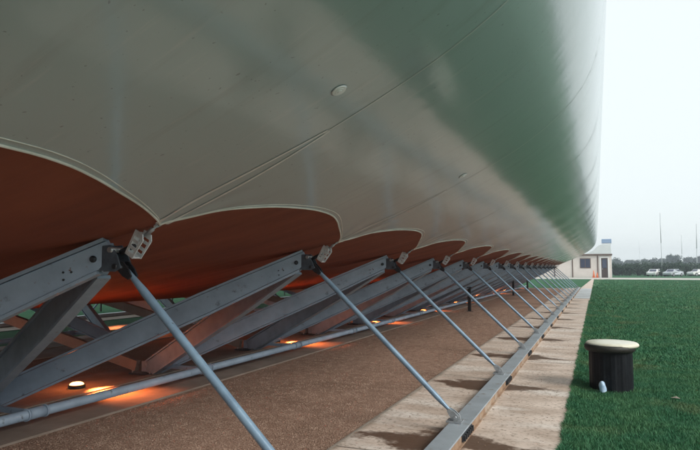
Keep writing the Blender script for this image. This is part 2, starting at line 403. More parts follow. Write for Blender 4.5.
for k in (0, 1):
    Yk = Y1_+s_*k; a = .94
    m = MB(); c = rel(Yk+(-.22 if k == 0 else -.14), a, .002); nn = pnorm(a); N3 = Vector((nn[0], 0, nn[1])).normalized()
    for r0, h in ((.027, .003), (.018, .0045), (.009, .007)):
        m.tube([c, c+N3*h*S], [r0*S, r0*S*.82], 20)
    m.build('valve', M['valve'], cushion)

# ---------------------------------------------------------------- steelwork, one bay built at y = 0
def girder(a, b, d0, d1, th, fl, ext0=.09, ext1=.0, chamfer=True):
    """tapered plate girder from a (node) to b (foot); returns web and flange builders. H units, relative to the node plane"""
    A = Vector(a); B = Vector(b); t = (B-A).normalized(); side = Vector((-t.y, t.x, 0)).normalized(); up = side.cross(t)
    if up.z < 0: up = -up
    A = A-t*ext0; B = B+t*ext1; Ln = (B-A).length
    def P(l, h): return A+t*l+up*h
    c = .05 if chamfer else 0
    poly = [P(0, d0*.5), P(0, -d0*.28), P(c*1.6, -d0*.5), P(Ln*.30, -d1*.5), P(Ln, -d1*.5), P(Ln, d1*.5), P(Ln*.30, d1*.5)]
    web = MB(); web.prism([p*S for p in poly], side*th*S)
    fb = MB()
    top = [P(.005, d0*.5), P(Ln*.30, d1*.5), P(Ln-.01, d1*.5)]; bot = [P(c*1.6, -d0*.5), P(Ln*.30, -d1*.5), P(Ln-.01, -d1*.5)]
    for line, sg in ((top, 1), (bot, -1)):
        for q in range(2):
            p0, p1 = line[q], line[q+1]
            if q == 0: p1 = p1-(p1-p0).normalized()*.0015
            o0, o1 = up*sg*.0025, up*sg*.0165
            fb.prism([(p0+o0)*S, (p1+o0)*S, (p1+o1)*S, (p0+o1)*S], side*fl*S)
    return web, fb, t, side, up, A
def make_frame(label, cat, group):
    root = empty('splayed_strut', (0,0,0), label, cat, group)
    N0 = (-1.87, 0, .04+1)
    for sg in (-1, 1):
        # the two girders leave the node side by side
        a = (-1.87, sg*.030, 1.035); b = (-3.90, sg*s_/2, .052)
        web, fb, t, side, up, A = girder(a, b,   .094, .130, .036, .056, ext0=(.075 if sg < 0 else .03))
        w = web.build('girder', M['paint'], root, bevel=.003)
        fb.build('flange', M['paint'], w)
        out = side if side.y*sg > 0 else -side
        cc = Vector(a); bm = MB(); bm.tube([(cc-out*.036)*S, (cc-out*.0265)*S, (cc-out*.026)*S, (cc+out*.026)*S, (cc+out*.0265)*S, (cc+out*.036)*S], [.008*S,.008*S,.0135*S,.0135*S,.008*S,.008*S], 14)
        bm.build('bolt', M['dark_steel'], w)
        for hx, hy in ((.10,-.012),(.13,.0),(.14,-.028)):
            cc = (Vector(a)+t*hx+up*hy)
            bm = MB(); bm.tube([(cc-out*.023)*S, (cc+out*.023)*S], .0045*S, 6); bm.build('bolt', M['dark_steel'], w)
    # head: end plates, pin and lug between the girders and the rod
    m = MB()
    for dy in (-.030, .030):
        m.prism([Vector((-1.845,dy,1.088))*S, Vector((-1.79,dy,1.092))*S, Vector((-1.755,dy,1.05))*S, Vector((-1.735,dy,1.0))*S, Vector((-1.765,dy,.985))*S, Vector((-1.845,dy,.990))*S], (0, .008*S, 0))
    m.box((-1.832*S, -.0255*S, .985*S), (-1.820*S, .0255*S, 1.092*S))
    m.build('head_plate', M['paint_dark'], root, bevel=.002)
    m = MB(); m.tube([Vector((-1.762,-.042,1.006))*S, Vector((-1.762,.042,1.006))*S], .0105*S, 12); m.build('pin', M['dark_steel'], root)
    m = MB(); m.tube([Vector((-1.785,-.045,1.072))*S, Vector((-1.785,.045,1.072))*S], .011*S, 12); m.build('pin', M['galv'], root)
    # white slotted cleat leaning out towards the fabric tip
    m = MB(); a = Vector((-1.700, 0, 1.045)); b = Vector((-1.644, 0, 1.136)); t = (b-a).normalized(); n = Vector((t.z, 0, -t.x))*.86; Lh = (b-a).length
    for dy, th in ((-.024,.005), (.024,.005)):
        pp = lambda l, h: (a+t*l+n*h+Vector((0,dy,0)))*S
        m.prism([pp(0,-.030), pp(Lh,-.036), pp(Lh,-.024), pp(0,-.019)], (0, th*S, 0))
        m.prism([pp(0,.020), pp(Lh*.8,.030), pp(Lh,.012), pp(Lh,.004), pp(Lh*.75,.018), pp(0,.010)], (0, th*S, 0))
        for l0, l1 in ((0,.016), (.030,.043), (.060,.072), (Lh-.022, Lh)):
            m.prism([pp(l0,-.022), pp(l1,-.025), pp(l1,.012), pp(l0,.012)], (0, th*.9*S, 0))
    m.prism([(a-n*.033)*S, (a+t*.095-n*.040)*S, (a+t*.095-n*.0365)*S, (a-n*.0305)*S], (0, .044*S, 0))
    m.prism([(a-n*.028)*S, (a+n*.018)*S, (a+n*.018+t*.006)*S, (a-n*.028+t*.006)*S], (0, .042*S, 0))
    m.build('cleat', M['cleat'], root)
    m = MB(); m.tube([Vector((-1.765,0,1.062))*S, Vector((-1.735,0,1.075))*S, Vector((-1.70,0,1.09))*S], .012*S, 12); m.build('lug', M['dark_steel'], root)
    m = MB(); p0 = Vector((-1.655,0,1.125)); p1 = Vector((-1.582,0,1.168))
    m.tube([p0*S, (p0.lerp(p1,.3))*S, (p0.lerp(p1,.35))*S, (p0.lerp(p1,.65))*S, (p0.lerp(p1,.7))*S, p1*S], [.005*S,.005*S,.0095*S,.0095*S,.005*S,.005*S], 10)
    m.build('turnbuckle', M['galv'], root)
    rg = []; m = MB()
    for i in range(17):
        q = 2*math.pi*i/16; rg.append((p1+Vector((.014*math.cos(q), .015*math.sin(q), .008*math.cos(q))))*S)
    m.tube(rg, .0035*S, 7, cap=False)
    m.build('ring', M['galv'], root)
    # its two feet: here the one on the camera's far side; the next strut pair brings the other
    y = .5*s_
    m = MB(); m.box((-4.03*S,(y-.11)*S,.023), (-3.78*S,(y+.11)*S,.040)); ft = m.build('foot', M['dark_steel'], root)
    m = MB(); m.box((-3.97*S,(y-.010)*S,.041), (-3.80*S,(y+.010)*S,.128*S)); m.build('end_plate', M['paint'], ft, bevel=.002)
    for x in (-4.005,-3.805):
        for yy in (y-.085, y+.085): m = MB(); m.tube([Vector((x*S,yy*S,.040)), Vector((x*S,yy*S,.066))], .011, 6); m.build('anchor_bolt', M['galv'], ft)
    m = MB(); m.box((-3.775*S,(y-.014)*S,.080*S), (-3.29*S,(y+.014)*S,.112*S)); m.build('bracket', M['paint'], root)
    return root
def make_rod(label, cat, group):
    root = empty('tie_rod', (0,0,0), label, cat, group)
    a = Vector((-1.745,0,1.003)); b = Vector((-.802,0,.108)); t = (b-a).normalized()
    m = MB(); P = lambda l: (a+t*l)*S; Ln = (b-a).length; r = .0168*S
    m.tube([P(.02),P(.05),P(.085),P(.14),P(Ln-.15),P(Ln-.10),P(Ln-.06),P(Ln-.04)], [.010*S,.0105*S,.013*S,r,r,.013*S,.010*S,.010*S], 20)
    m.build('rod', M['paint_rod'], root)
    for nm, c, sgn in (('upper_clevis', a, 1), ('lower_clevis', b, -1)):
        m = MB(); up = Vector((0,1,0)).cross(t)
        for dy in (-.017, .017):
            cc = lambda l, h: (c+t*sgn*l+up*h+Vector((0,dy,0)))*S
            m.prism([cc(-.022,-.012), cc(-.022,.012), cc(-.01,.021), cc(.03,.020), cc(.062,.010), cc(.062,-.010), cc(.03,-.020), cc(-.01,-.021)], (0, .008*S, 0))
        m.tube([(c+Vector((0,-.03,0)))*S, (c+Vector((0,.03,0)))*S], .0085*S, 10)
        if nm == 'lower_clevis':
            m.prism([(b+Vector((-.05,0,-.027)))*S, (b+Vector((.035,0,-.027)))*S, (b+Vector((.022,0,.012)))*S, (b+Vector((-.012,0,.018)))*S], (0, .012*S, 0))
            m.prism([(b+Vector((-.052,0,-.0275)))*S, (b+Vector((.04,0,-.0275)))*S, (b+Vector((.04,0,-.0195)))*S, (b+Vector((-.052,0,-.0195)))*S], (0, .085*S, 0))
        m.build(nm, M['dark_steel'] if nm[0]=='u' else M['galv'], root)
    return root
NB = 17
fr0 = make_frame('nearest splayed pair of blue-grey steel girders under the cushion, at the left', 'strut', 'steel struts along the near side of the cushion')
rd0 = make_rod('nearest blue steel tie rod slanting down and out of the bottom of the photo', 'tie rod', 'tie rods slanting down to the near rail')
for k in range(NB):
    f_ = fr0 if k == 0 else copy_tree(fr0); f_.location = (0, (Y1_+s_*k)*S, 0)
    r_ = rd0 if k == 0 else copy_tree(rd0); r_.location = (0, (Y1_+s_*k)*S, 0)
    if k:
        e = 'last and farthest' if k == NB-1 else ORD[k]
        f_['label'] = f'{e} splayed pair of steel girders along the near side, counted from the camera'
        r_['label'] = f'{e} blue steel tie rod slanting to the near rail, counted from the camera'
for i, k in enumerate(range(1, 15)):
    f_ = copy_tree(fr0); f_.location = (-10*S, (Y1_+s_*k)*S, 0); f_.rotation_euler = (0,0,math.pi)
    tag(f_, f'{ORD[i]} splayed pair of steel girders on the far side, seen under the belly', 'strut', 'steel struts along the far side of the cushion')
    r_ = copy_tree(rd0); r_.location = (-10*S, (Y1_+s_*k)*S, 0); r_.rotation_euler = (0,0,math.pi)
    tag(r_, f'{ORD[i]} tie rod on the far side, seen between the girders against the lawn', 'tie rod', 'tie rods on the far side of the cushion')
# low cross beams from foot to the other side, crossing under the belly
def cross(dy):
    m = MB(); a = Vector((-3.99, dy, .085)); b = Vector((-6.25, dy, .585)); t = (b-a).normalized(); n = Vector((-t.z, 0, t.x))
    if n.z < 0: n = -n
    m.prism([(a+n*.050)*S, (a-n*.045)*S, (b-n*.055)*S, (b+n*.055)*S], (0, .05*S, 0)); 
    o = m.build('cross_brace', M['tan_paint'])
    return o
M['tan_paint'] = mat('tan_paint', (.33,.27,.23), (.25,.21,.18), rough=.5, scale=5, col3=(.14,.12,.11), s3=12, c3=(.6,.72))
c0 = cross(-.04)
n = 0
for k in range(0, 12):
    for side in (0,):
        o = c0 if n == 0 else c0.copy()
        if n: C.objects.link(o)
        n += 1
        o.location = (-10*S*side, (Y1_+s_*(k+.5))*S, 0); o.rotation_euler = (0,0,math.pi*side)
        tag(o, f'{ORD[k]} low brace rising from the {"far" if side else "near"} pad under the belly', 'brace', 'low braces crossing under the belly')

# ---------------------------------------------------------------- rails and pipes
for side in (0, 1):
    root = empty('base_rail', (-10*S*side, 0, 0), ['long pale steel channel rail lying on the near pavement, holding the tie rods', 'channel rail on the far pavement beyond the cushion'][side], 'rail')
    root.rotation_euler = (0,0,math.pi*side); fl = -1 if side else 1
    y0, y1 = sorted((-5*S*fl, 30.6*S*fl))
    m = MB(); m.box((-.836*S, y0, .0680*S), (-.716*S, y1, .0785*S)); m.box((-.836*S, y0, .0245), (-.826*S, y1, .0679*S)); m.build('channel', M['rail_paint'], root, bevel=.002)
    m = MB(); m.box((-.728*S, y0+.003, .0245), (-.7185*S, y1-.003, .0675*S)); m.box((-.7184*S, y0+.004, .0246), (-.706*S, y1-.004, .034)); m.build('side_flange', M['rust_side'], root)
    if side: continue
    for k in range(-1, NB):
        yc = Y1_+s_*k-.10
        m = MB(); m.box((-.7183*S, (yc-.14)*S, .031*S), (-.712*S, (yc+.14)*S, .066*S))
        for j in range(6):
            yy = yc-.115+j*.046; m.box((-.7119*S, (yy-.008)*S, .033*S), (-.700*S, (yy+.008)*S, .064*S))
        m.build('anchor_plate', M['dark_steel'], root)
    for k in range(-2, NB):                       # splice joints
        m = MB(); yc = (Y1_+s_*(k+.52))*S
        if k % 3 == 0: m.box((-.834*S, yc-.07, .0786*S), (-.72*S, yc+.07, .0815*S)); m.build('splice_plate', M['rail_paint'], root)
for side in (0, 1):
    root = empty('pipe', (-10*S*side, 0, 0), ['long blue-grey pipe running just above the near concrete pad', 'long blue-grey pipe above the far concrete pad, seen through the girders'][side], 'pipe')
    root.rotation_euler = (0,0,math.pi*side); fl = -1 if side else 1
    m = MB(); m.tube([(-3.25*S, -5*S*fl, .10*S), (-3.25*S, 12*S*fl, .10*S), (-3.25*S, 30.8*S*fl, .10*S)], .031*S, 20); m.build('pipe_run', M['paint'], root)
    for k in range(-1, 16):
        yc = (Y1_+s_*(k+.5))*S*fl
        m = MB(); m.tube([(-3.25*S, yc-.07, .10*S), (-3.25*S, yc+.07, .10*S)], .035*S, 20); 
        for d in (-.085, .085): m.tube([(-3.25*S, yc+d-.008, .10*S), (-3.25*S, yc+d+.008, .10*S)], .039*S, 20)
        m.build('coupling', M['paint'], root)

# ---------------------------------------------------------------- ground lamps
def make_lamp(label, cat, group):
    root = empty('ground_lamp', (0,0,0), label, cat, group)
    m = MB(); m.lathe([(.085,0),(.088,.03),(.080,.038),(.072,.040)], n=28, cap=False); m.build('ring', M['lamp_ring'], root)
    m = MB(); m.lathe([(.073,.036),(.068,.048),(.052,.059),(.025,.064),(.001,.065)], n=28, cap=False); m.build('glass', M['lamp_glass'], root)
    ld = bpy.data.lights.new('lamp_and_fill_light', 'POINT'); ld.energy = 3; ld.color = (1,.23,.06); ld.shadow_soft_size = .05
    lo = bpy.data.objects.new('lamp_and_fill_light', ld); C.objects.link(lo); lo.parent = root; lo.location = (0,0,.25)
    ld = bpy.data.lights.new('lamp_and_fill_light', 'SPOT'); ld.energy = 150; ld.color = (1,.22,.055); ld.shadow_soft_size = .05; ld.spot_size = R(88); ld.spot_blend = 1  # added spot beside the lamp, aimed to throw an orange pool on the pad
    lo = bpy.data.objects.new('lamp_and_fill_light', ld); C.objects.link(lo); lo.parent = root; lo.location = (.22,0,.21); lo.rotation_euler = (0, R(-47), 0)
    return root
lp0 = make_lamp('nearest glowing orange lamp set in the concrete pad behind the pipe', 'lamp', 'glowing orange lamps in the near pad')
for i, y in enumerate((3.69, 6.95, 10.2, 13.4, 16.8, 20.1, 23.3, 26.5, 29.6)):
    o = lp0 if i == 0 else copy_tree(lp0); o.location = (-3.96*S, y*S, .023)
    if i: o['label'] = f'{ORD[i]} glowing orange lamp in the near pad, counting away from the camera'
for i, y in enumerate((3.69, 6.95, 10.2, 13.4, 16.8, 20.1)):
    o = copy_tree(lp0); o.location = (-6.04*S, y*S, .023); o.rotation_euler = (0,0,math.pi)
    tag(o, f'{ORD[i]} glowing orange lamp in the far pad, half hidden by the girders', 'lamp', 'glowing orange lamps in the far pad')

# ---------------------------------------------------------------- dark posts on the gravel
for i, (x, y, top) in enumerate(((-2.714,13.7,-.46), (-2.80,22.2,-.44), (-2.80,27.0,-.44))):
    root = empty('support_post', W(x,y,-1), ['nearest short dark post standing on the gravel', 'middle short dark post on the gravel, farther along', 'farthest short dark post on the gravel near the end of the cushion'][i], 'post', 'dark posts on the gravel')
    m = MB(); h = (top+1)*S; m.box((-.045,-.045,.012), (.045,.045,h)); m.build('shaft', M['post'], root, bevel=.004)
    m = MB(); m.box((-.10,-.10,.002), (.10,.10,.0118)); m.build('base_plate', M['post'], root)
    m = MB(); m.box((-.07,-.09,h+.001), (.07,.09,h+.03)); m.build('head_plate', M['post'], root)

# ---------------------------------------------------------------- loose gravel and lawn
def pebbles(n, x0, x1, y0, y1, smin, smax, name, label):
    u = rng.random(n); y = y0+(y1-y0)*u**1.7; x = x0+(x1-x0)*rng.random(n)
    sz = (smin+(smax-smin)*rng.random(n)**2.5)*(1+.06*(y-y0))
    base = np.array([(1,0,0),(-1,0,0),(0,1,0),(0,-1,0),(0,0,1),(0,0,-1)], float)
    fa = np.array([(0,2,4),(2,1,4),(1,3,4),(3,0,4),(2,0,5),(1,2,5),(3,1,5),(0,3,5)])
    V = base[None]*(.7+.5*rng.random((n,6,1)))*np.array([1,1,.6]); a = rng.random(n)*6.28; c, s2 = np.cos(a)[:,None], np.sin(a)[:,None]
    xx = V[:,:,0]*c-V[:,:,1]*s2; yy = V[:,:,0]*s2+V[:,:,1]*c
    V = np.stack([xx,yy,V[:,:,2]], 2)*sz[:,None,None]
    V[:,:,0] += x[:,None]; V[:,:,1] += y[:,None]; V[:,:,2] += .004+sz[:,None]*.25
    F = fa[None]+np.arange(n)[:,None,None]*6
    return tag(npmesh(name, V.reshape(-1,3), F.reshape(-1,3), M['pebble_a']), label, 'gravel', kind='stuff')
pebbles(170000, -3.07*S, -1.39*S, 1.6*S, 15*S, .002, .0075, 'gravel', 'loose red-brown gravel between the pavement and the concrete pad')
o = pebbles(420, -1.35*S, -.22*S, 2.0*S, 12*S, .002, .007, 'loose_stones', 'few stray small stones scattered on the pavement'); o.location.z = .021
def lawn():
    parts = []
    def patch(n, d0, d1, h, w, pw=1.0):
        d = d0+(d1-d0)*rng.random(n)**pw
        # wedge seen right of the pavement, widened on both sides
        x0 = np.full(n, -.19*S); x1 = .20*d+1.6
        x = x0+(x1-x0)*rng.random(n)
        return x, d, h*(.55+.75*rng.random(n)), w*(.7+.6*rng.random(n))
    X, Y, H, Wd = [np.concatenate(q) for q in zip(patch(150000, 3.2, 9, .027, .0040, .8), patch(110000, 8.5, 20, .036, .009, .9), patch(60000, 19, 42, .05, .02, .9), patch(50000, 41, 71, .055, .045, .9))]
    # blades lean in over the pavement edge, clumped
    cl_ = np.sin(X*5.1+1.3*np.sin(Y*2.3))*np.sin(Y*3.7+X*1.1); H = H*(1+.30*cl_)
    eX = 11*rng.random(60000)**1.6; Y2 = 3.0+eX*2.0; X2 = -.19*S+np.abs(rng.normal(size=60000))*.03-.022+.008*np.sin(Y2*7)+.006*np.sin(Y2*19)
    X = np.r_[X, X2]; Y = np.r_[Y, Y2]; H = np.r_[H, .034*(.5+rng.random(60000))]; Wd = np.r_[Wd, np.full(60000, .006)*(1+Y2*.05)]
    keep = ~(((X-.090*S)**2+(Y-5.42*S)**2) < .04**2); X, Y, H, Wd = X[keep], Y[keep], H[keep], Wd[keep]
    n = len(X); a = rng.random(n)*6.283; l = H*(.2+.9*rng.random(n)); b = rng.random(n)*6.283
    dx, dy = np.cos(a)*Wd/2, np.sin(a)*Wd/2; lx, ly = np.cos(b)*l, np.sin(b)*l; z0 = np.zeros(n)
    V = np.stack([np.stack([X-dx, Y-dy, z0], 1), np.stack([X+dx, Y+dy, z0], 1), np.stack([X+dx*.7+lx*.45, Y+dy*.7+ly*.45, H*.62], 1), np.stack([X-dx*.7+lx*.45, Y-dy*.7+ly*.45, H*.62], 1), np.stack([X+lx, Y+ly, H], 1)], 1)
    F = np.concatenate([np.array([[0,1,2],[0,2,3],[3,2,4]])[None]+np.arange(n)[:,None,None]*5]).reshape(-1,3)
    return tag(npmesh('grass', V.reshape(-1,3), F, M['grass_blade']), 'short dark green lawn grass beside the pavement', 'grass', kind='stuff')
lawn()

# ---------------------------------------------------------------- squat bollard on the lawn
bx, by = .090*S, 5.42*S
root = empty('bollard', (bx, by, 0), 'squat black ribbed bollard with a cream rounded lid, standing on the lawn', 'bollard')
m = MB(); n = 72; vs = []
R0 = .168*S
for z in (-.02, .02, .33*S):
    for k in range(n):
        a = 2*math.pi*k/n; rr = R0*(1-.025*(1 if (k//3) % 2 else 0)); vs.append((rr*math.cos(a), rr*math.sin(a), z))
m.add(vs, [(i*n+k, i*n+(k+1)%n, (i+1)*n+(k+1)%n, (i+1)*n+k) for i in range(2) for k in range(n)]+[tuple(2*n+k for k in range(n))], False)
m.build('body', M['bin_body'], root)
m = MB(); m.lathe([(.15*S,.318*S),(.178*S,.316*S),(.192*S,.327*S),(.196*S,.347*S),(.193*S,.364*S),(.184*S,.372*S)], cx=-.006*S, cy=-.018*S, n=48); m.build('rim', M['bin_rim'], root)
m = MB(); m.lathe([(.170*S,.352*S),(.190*S,.353*S),(.202*S,.358*S),(.206*S,.368*S),(.202*S,.378*S),(.190*S,.3865*S),(.12*S,.388*S),(.001,.389*S)], cx=.014*S, cy=.012*S, n=48, cap=False); m.build('lid', M['bin_top'], root)
cup = MB(); vs = []
for (r_, z) in ((.036,0),(.035,.03),(.033,.06),(.027,.082),(.019,.098),(.006,.108)):
    for k in range(14):
        a = 2*math.pi*k/14; q = r_*(1+.14*math.sin(3*a+z*70)+.07*math.sin(7*a-z*90)); vs.append((q*math.cos(a), q*math.sin(a), z+.008))
cup.add(vs, [(i*14+k, i*14+(k+1)%14, (i+1)*14+(k+1)%14, (i+1)*14+k) for i in range(5) for k in range(14)], True)
o = cup.build('plastic_cup', M['cup']); o.location = (bx-.085, by-.27, .015); o.rotation_euler = (R(8), R(-6), 0); tag(o, 'small pale blue crumpled plastic cup at the foot of the black bollard', 'cup')

m = MB(); rr_ = random.Random(3); m.add([(.05*math.cos(a)*rr_.uniform(.6,1.2), .035*math.sin(a)*rr_.uniform(.6,1.2), rr_.uniform(.0,.018)) for a in [k*.9 for k in range(7)]]+[(0,0,.028)], [(k,(k+1)%7,7) for k in range(7)])
o = m.build('paper_scrap', M['kerb']); o.location = W(.53, 5.13, -1)+Vector((0,0,.02)); tag(o, 'small crumpled scrap of pale paper lying on the lawn right of the bollard', 'litter')

# ---------------------------------------------------------------- house
def hx(px): 
    # world X (eye heights) of photo column px on the house front
    return {561:-2.9,572:-2.32,580:-1.87,590.5:-1.3,598:-.88,600:-.77}.get(px)
HY = 66.2
def colx(px, Y=HY):
    th = R(22.561); pt = R(4.153); f = 590.8
    # ray at the horizon row
    fw = Vector((-math.sin(th)*math.cos(pt), math.cos(th)*math.cos(pt), math.sin(pt))); r = Vector((math.cos(th), math.sin(th), 0)); u = r.cross(fw)
    d = fw+r*(px-350)/f-u*(267.9-225)/f; return d.x*Y/d.y
def rowz(py, px, Y=HY):
    th = R(22.561); pt = R(4.153); f = 590.8
    fw = Vector((-math.sin(th)*math.cos(pt), math.cos(th)*math.cos(pt), math.sin(pt))); r = Vector((math.cos(th), math.sin(th), 0)); u = r.cross(fw)
    d = fw+r*(px-350)/f-u*(py-225)/f; return d.z*Y/d.y
root = empty('house', W(colx(590), HY, -1), 'low cream panelled house with brown trim at the end of the pavement', 'house')
ho = W(colx(590), HY, -1)
def hb(m, px0, px1, py0, py1, d0, d1):       # box on the front: photo columns, photo rows, depth from front face (metres)
    x0, x1 = colx(px0)*S-ho.x, colx(px1)*S-ho.x; z1, z0 = (rowz(py0, 600)+1)*S, max((rowz(py1, 600)+1)*S, 0)
    m.box((x0, d0, z0), (x1, d1, z1))
m = MB(); hb(m, 530, 611.8, 255.5, 279, 0, 6); m.build('wall', M['wall'], root)
m = MB(); hb(m, 528, 612.6, 253.9, 255.4, -.25, 6.3); m.build('roof', M['brown_trim'], root)
for a in (536, 554, 572, 597.2): m = MB(); hb(m, a, a+1.1, 255.6, 279, -.05, -.001); m.build('corner_post', M['brown_trim'], root)
w = MB(); hb(w, 580, 590.8, 258.2, 268.2, -.04, -.001); fr = w.build('window', M['brown_trim'], root)
for a, b2 in ((580.7,585.1),(585.7,590.1)): w = MB(); hb(w, a, b2, 259, 267.5, -.05, -.041); w.build('pane', M['glass'], fr)
w = MB(); hb(w, 599.6, 601.3, 256.6, 279, -.07, -.001); hb(w, 607.9, 609.4, 256.6, 279, -.07, -.001); hb(w, 601.3, 607.9, 256.6, 258, -.07, -.001); fr = w.build('door_frame', M['white_trim'], root)
w = MB(); hb(w, 601.35, 607.85, 258.1, 279, -.03, -.001); dr = w.build('door', M['door_dark'], root)
w = MB(); hb(w, 602.4, 606.7, 259.4, 268, -.04, -.031); w.build('pane', M['glass'], dr)
w = MB(); hb(w, 602.2, 602.7, 268.6, 269.4, -.09, -.031); w.build('handle', M['galv'], dr)
# white stepped tower with a blue tank behind the house
TY = 74
root = empty('water_tower', W(colx(603, TY), TY, -1), 'white tapering tower with a pale blue tank on top behind the house', 'tower')
to = W(colx(603, TY), TY, -1)
def tx(px): return colx(px, TY)*S-to.x
def tz(py): return (rowz(py, 603, TY)+1)*S
m = MB(); rows = [(580, 612, 280), (587, 612, 254), (594, 611.6, 250), (597.5, 611.3, 246.5), (601.5, 611, 244.5)]
vs = []
for a, b2, y in rows:
    x0, x1 = tx(a), tx(b2); dd = (x1-x0)/2; vs += [(x0,0,max(tz(y),0)),(x1,0,max(tz(y),0)),(x1,2*dd,max(tz(y),0)),(x0,2*dd,max(tz(y),0))]
nR = len(rows); m.add(vs, [(4*i+k,4*i+(k+1)%4,4*i+4+(k+1)%4,4*i+4+k) for i in range(nR-1) for k in range(4)]+[tuple(4*(nR-1)+k for k in range(4))]); m.build('base', M['roof_white'], root)
m = MB(); m.box((tx(602.6),.2,tz(244.4)),(tx(611.6),1.6,tz(243.6)));
for a in (603.2, 607, 610.6): m.box((tx(a),.25,tz(243.6)),(tx(a)+.08,.33,tz(243)))
m.build('platform', M['roof_white'], root)
m = MB(); m.box((tx(602.4),.15,tz(243.0)),(tx(612.4),1.7,tz(239.0))); m.build('tank', M['tank_blue'], root, bevel=.04)
# orange cones by the door
def cone(label):
    root = empty('traffic_cone', (0,0,0), label, 'traffic cone', 'orange cones by the house')
    m = MB(); m.box((-.22,-.22,0),(.22,.22,.04)); m.build('base', M['orange'], root)
    m = MB(); m.lathe([(.17,.041),(.10,.5),(.04,.95),(.035,.96)], n=20); m.build('body', M['orange'], root)
    return root
k0 = cone('tall orange cone left of the house door'); k0.location = W(colx(593.6, 65), 65, -1)+Vector((0,0,.012))
k1 = copy_tree(k0); k1['label'] = 'shorter orange cone closest to the house door'; k1.location = W(colx(597, 65.4), 65.4, -1)+Vector((0,0,.012)); k1.scale = (.95,.95,.72)

# ---------------------------------------------------------------- masts
for i, (px, Y, top, r0, lean, lb) in enumerate(((662,88,213,.10,.0,'tall thin grey mast in two sections rising behind the parked cars'), (682.5,110,235,.07,0,'short thin mast standing right of the tall two-section mast'), (697,95,224,.11,.018,'slightly leaning grey mast at the right edge of the photo'), (640,190,238,.05,0,'faint distant mast left of the tall two-section mast'))):
    b_ = W(colx(px, Y), Y, -1); h = (rowz(top, px, Y)+1)*S
    root = empty('mast', b_, lb, 'mast', 'masts beyond the lawn')
    m = MB(); m.tube([(0,0,0),(lean*h*.5,0,h*.52)], [r0*.75, r0*.6], 10); m.build('lower_section', M['mast'], root)
    m = MB(); m.tube([(lean*h*.5,0,h*.52),(lean*h,0,h)], [r0*.55, r0*.4], 8); m.build('upper_section', M['mast'], root)
    m = MB(); m.box((-.25,-.25,0),(.25,.25,.12)); m.build('footing', M['kerb'], root)

# ---------------------------------------------------------------- parked cars
def make_car(paint, label):
    root = empty('parked_car', (0,0,0), label, 'car', 'cars parked beyond the lawn')
    side = [(-2.05,.30),(-2.1,.62),(-1.95,.80),(-1.1,.90),(-.65,1.28),(.75,1.32),(1.35,.98),(2.0,.90),(2.08,.55),(2.02,.28)]
    prof_ = []
    m = MB(); n = len(side)
    ys = [(-.82,0),(-.78,1),(.78,1),(.82,0)]
    vs = []
    for y, inn in ((-.80,0),(-.70,1),(.70,1),(.80,0)):
        for x, z in side:
            zz = z; yy = y
            if z > .95: yy = y*.86
            if not inn: zz = z if z < .9 else z-.03
            vs.append((x*(1 if inn else .985), yy if inn else yy, zz))
    fs = [(r*n+i, r*n+(i+1)%n, (r+1)*n+(i+1)%n, (r+1)*n+i) for r in range(3) for i in range(n)]+[tuple(range(n))[::-1], tuple(3*n+i for i in range(n))]
    m.add(vs, fs); m.build('body', paint, root, bevel=.03)
    m = MB(); 
    for sg in (-1, 1): m.prism([(-1.02,sg*.70,.93),(-.60,sg*.70,1.22),(.70,sg*.70,1.25),(1.2,sg*.70,.97)], (0,.02,0))
    m.build('side_window', M['glass'], root)
    for x0, z0, x1, z1 in ((-1.12,.92,-.68,1.25),(1.33,1.0,.80,1.28)):
        m = MB(); e = -.02 if x0 < 0 else .02; m.add([(x0+e,-.60,z0),(x0+e,.60,z0),(x1+e,.54,z1),(x1+e,-.54,z1)], [(0,1,2,3)]); m.build('windscreen', M['glass'], root)
    for x in (-1.3, 1.3):
        for sg in (-1, 1):
            m = MB(); m.tube([(x,sg*.66,.31),(x,sg*.83,.31)], .31, 22); w_ = m.build('wheel', M['tyre'], root)
            m = MB(); m.tube([(x,sg*.831,.31),(x,sg*.84,.31)], .18, 14); m.build('hubcap', M['galv'], w_)
    for sg in (-1, 1):
        m = MB(); m.box((-2.125,sg*.60-.14,.60),(-2.08,sg*.60+.14,.72)); m.build('headlight', M['white_trim'], root)
    return root
c1 = make_car(M['car_white'], 'white car parked beyond the road, seen from the front'); c1.location = W(colx(654.5, 80), 80, -1); c1.rotation_euler = (0,0,R(68)); c1.scale = (.85,.85,.85)
c2 = make_car(M['car_silver'], 'silver car parked at an angle to the right of the white car'); c2.location = W(colx(673, 79), 79, -1); c2.rotation_euler = (0,0,R(55)); c2.scale = (.85,.85,.85)
c3 = make_car(M['car_white'], 'white car at the right edge of the photo beyond the road'); c3.location = W(colx(699, 84), 84, -1); c3.rotation_euler = (0,0,R(35)); c3.scale = (.85,.85,.85)

# ---------------------------------------------------------------- trees and shrubs
def foliage(cl, n, leaf, seed):
    r = np.random.default_rng(seed); P = []
    for (cx, cy, cz, rx, ry, rz, wgt) in cl:
        k = int(n*wgt); d = r.normal(size=(k,3)); d /= np.linalg.norm(d, axis=1)[:,None]; q = r.random(k)**.45
        sub = np.array([rx,ry,rz])*(.85+.3*np.sin(d[:,[0]]*7+d[:,[1]]*5+seed))
        P.append(np.array([cx,cy,cz])+d*q[:,None]*sub)
    P = np.concatenate(P); n = len(P); u = r.normal(size=(n,3)); u /= np.linalg.norm(u, axis=1)[:,None]; w = np.cross(u, r.normal(size=(n,3))); w /= np.linalg.norm(w, axis=1)[:,None]
    sz = leaf*(.6+.8*r.random(n))[:,None]
    V = np.stack([P-u*sz, P+w*sz*.5, P+u*sz, P-w*sz*.5], 1).reshape(-1,3); F = np.arange(n*4).reshape(-1,4)
    return V, F
protos = []
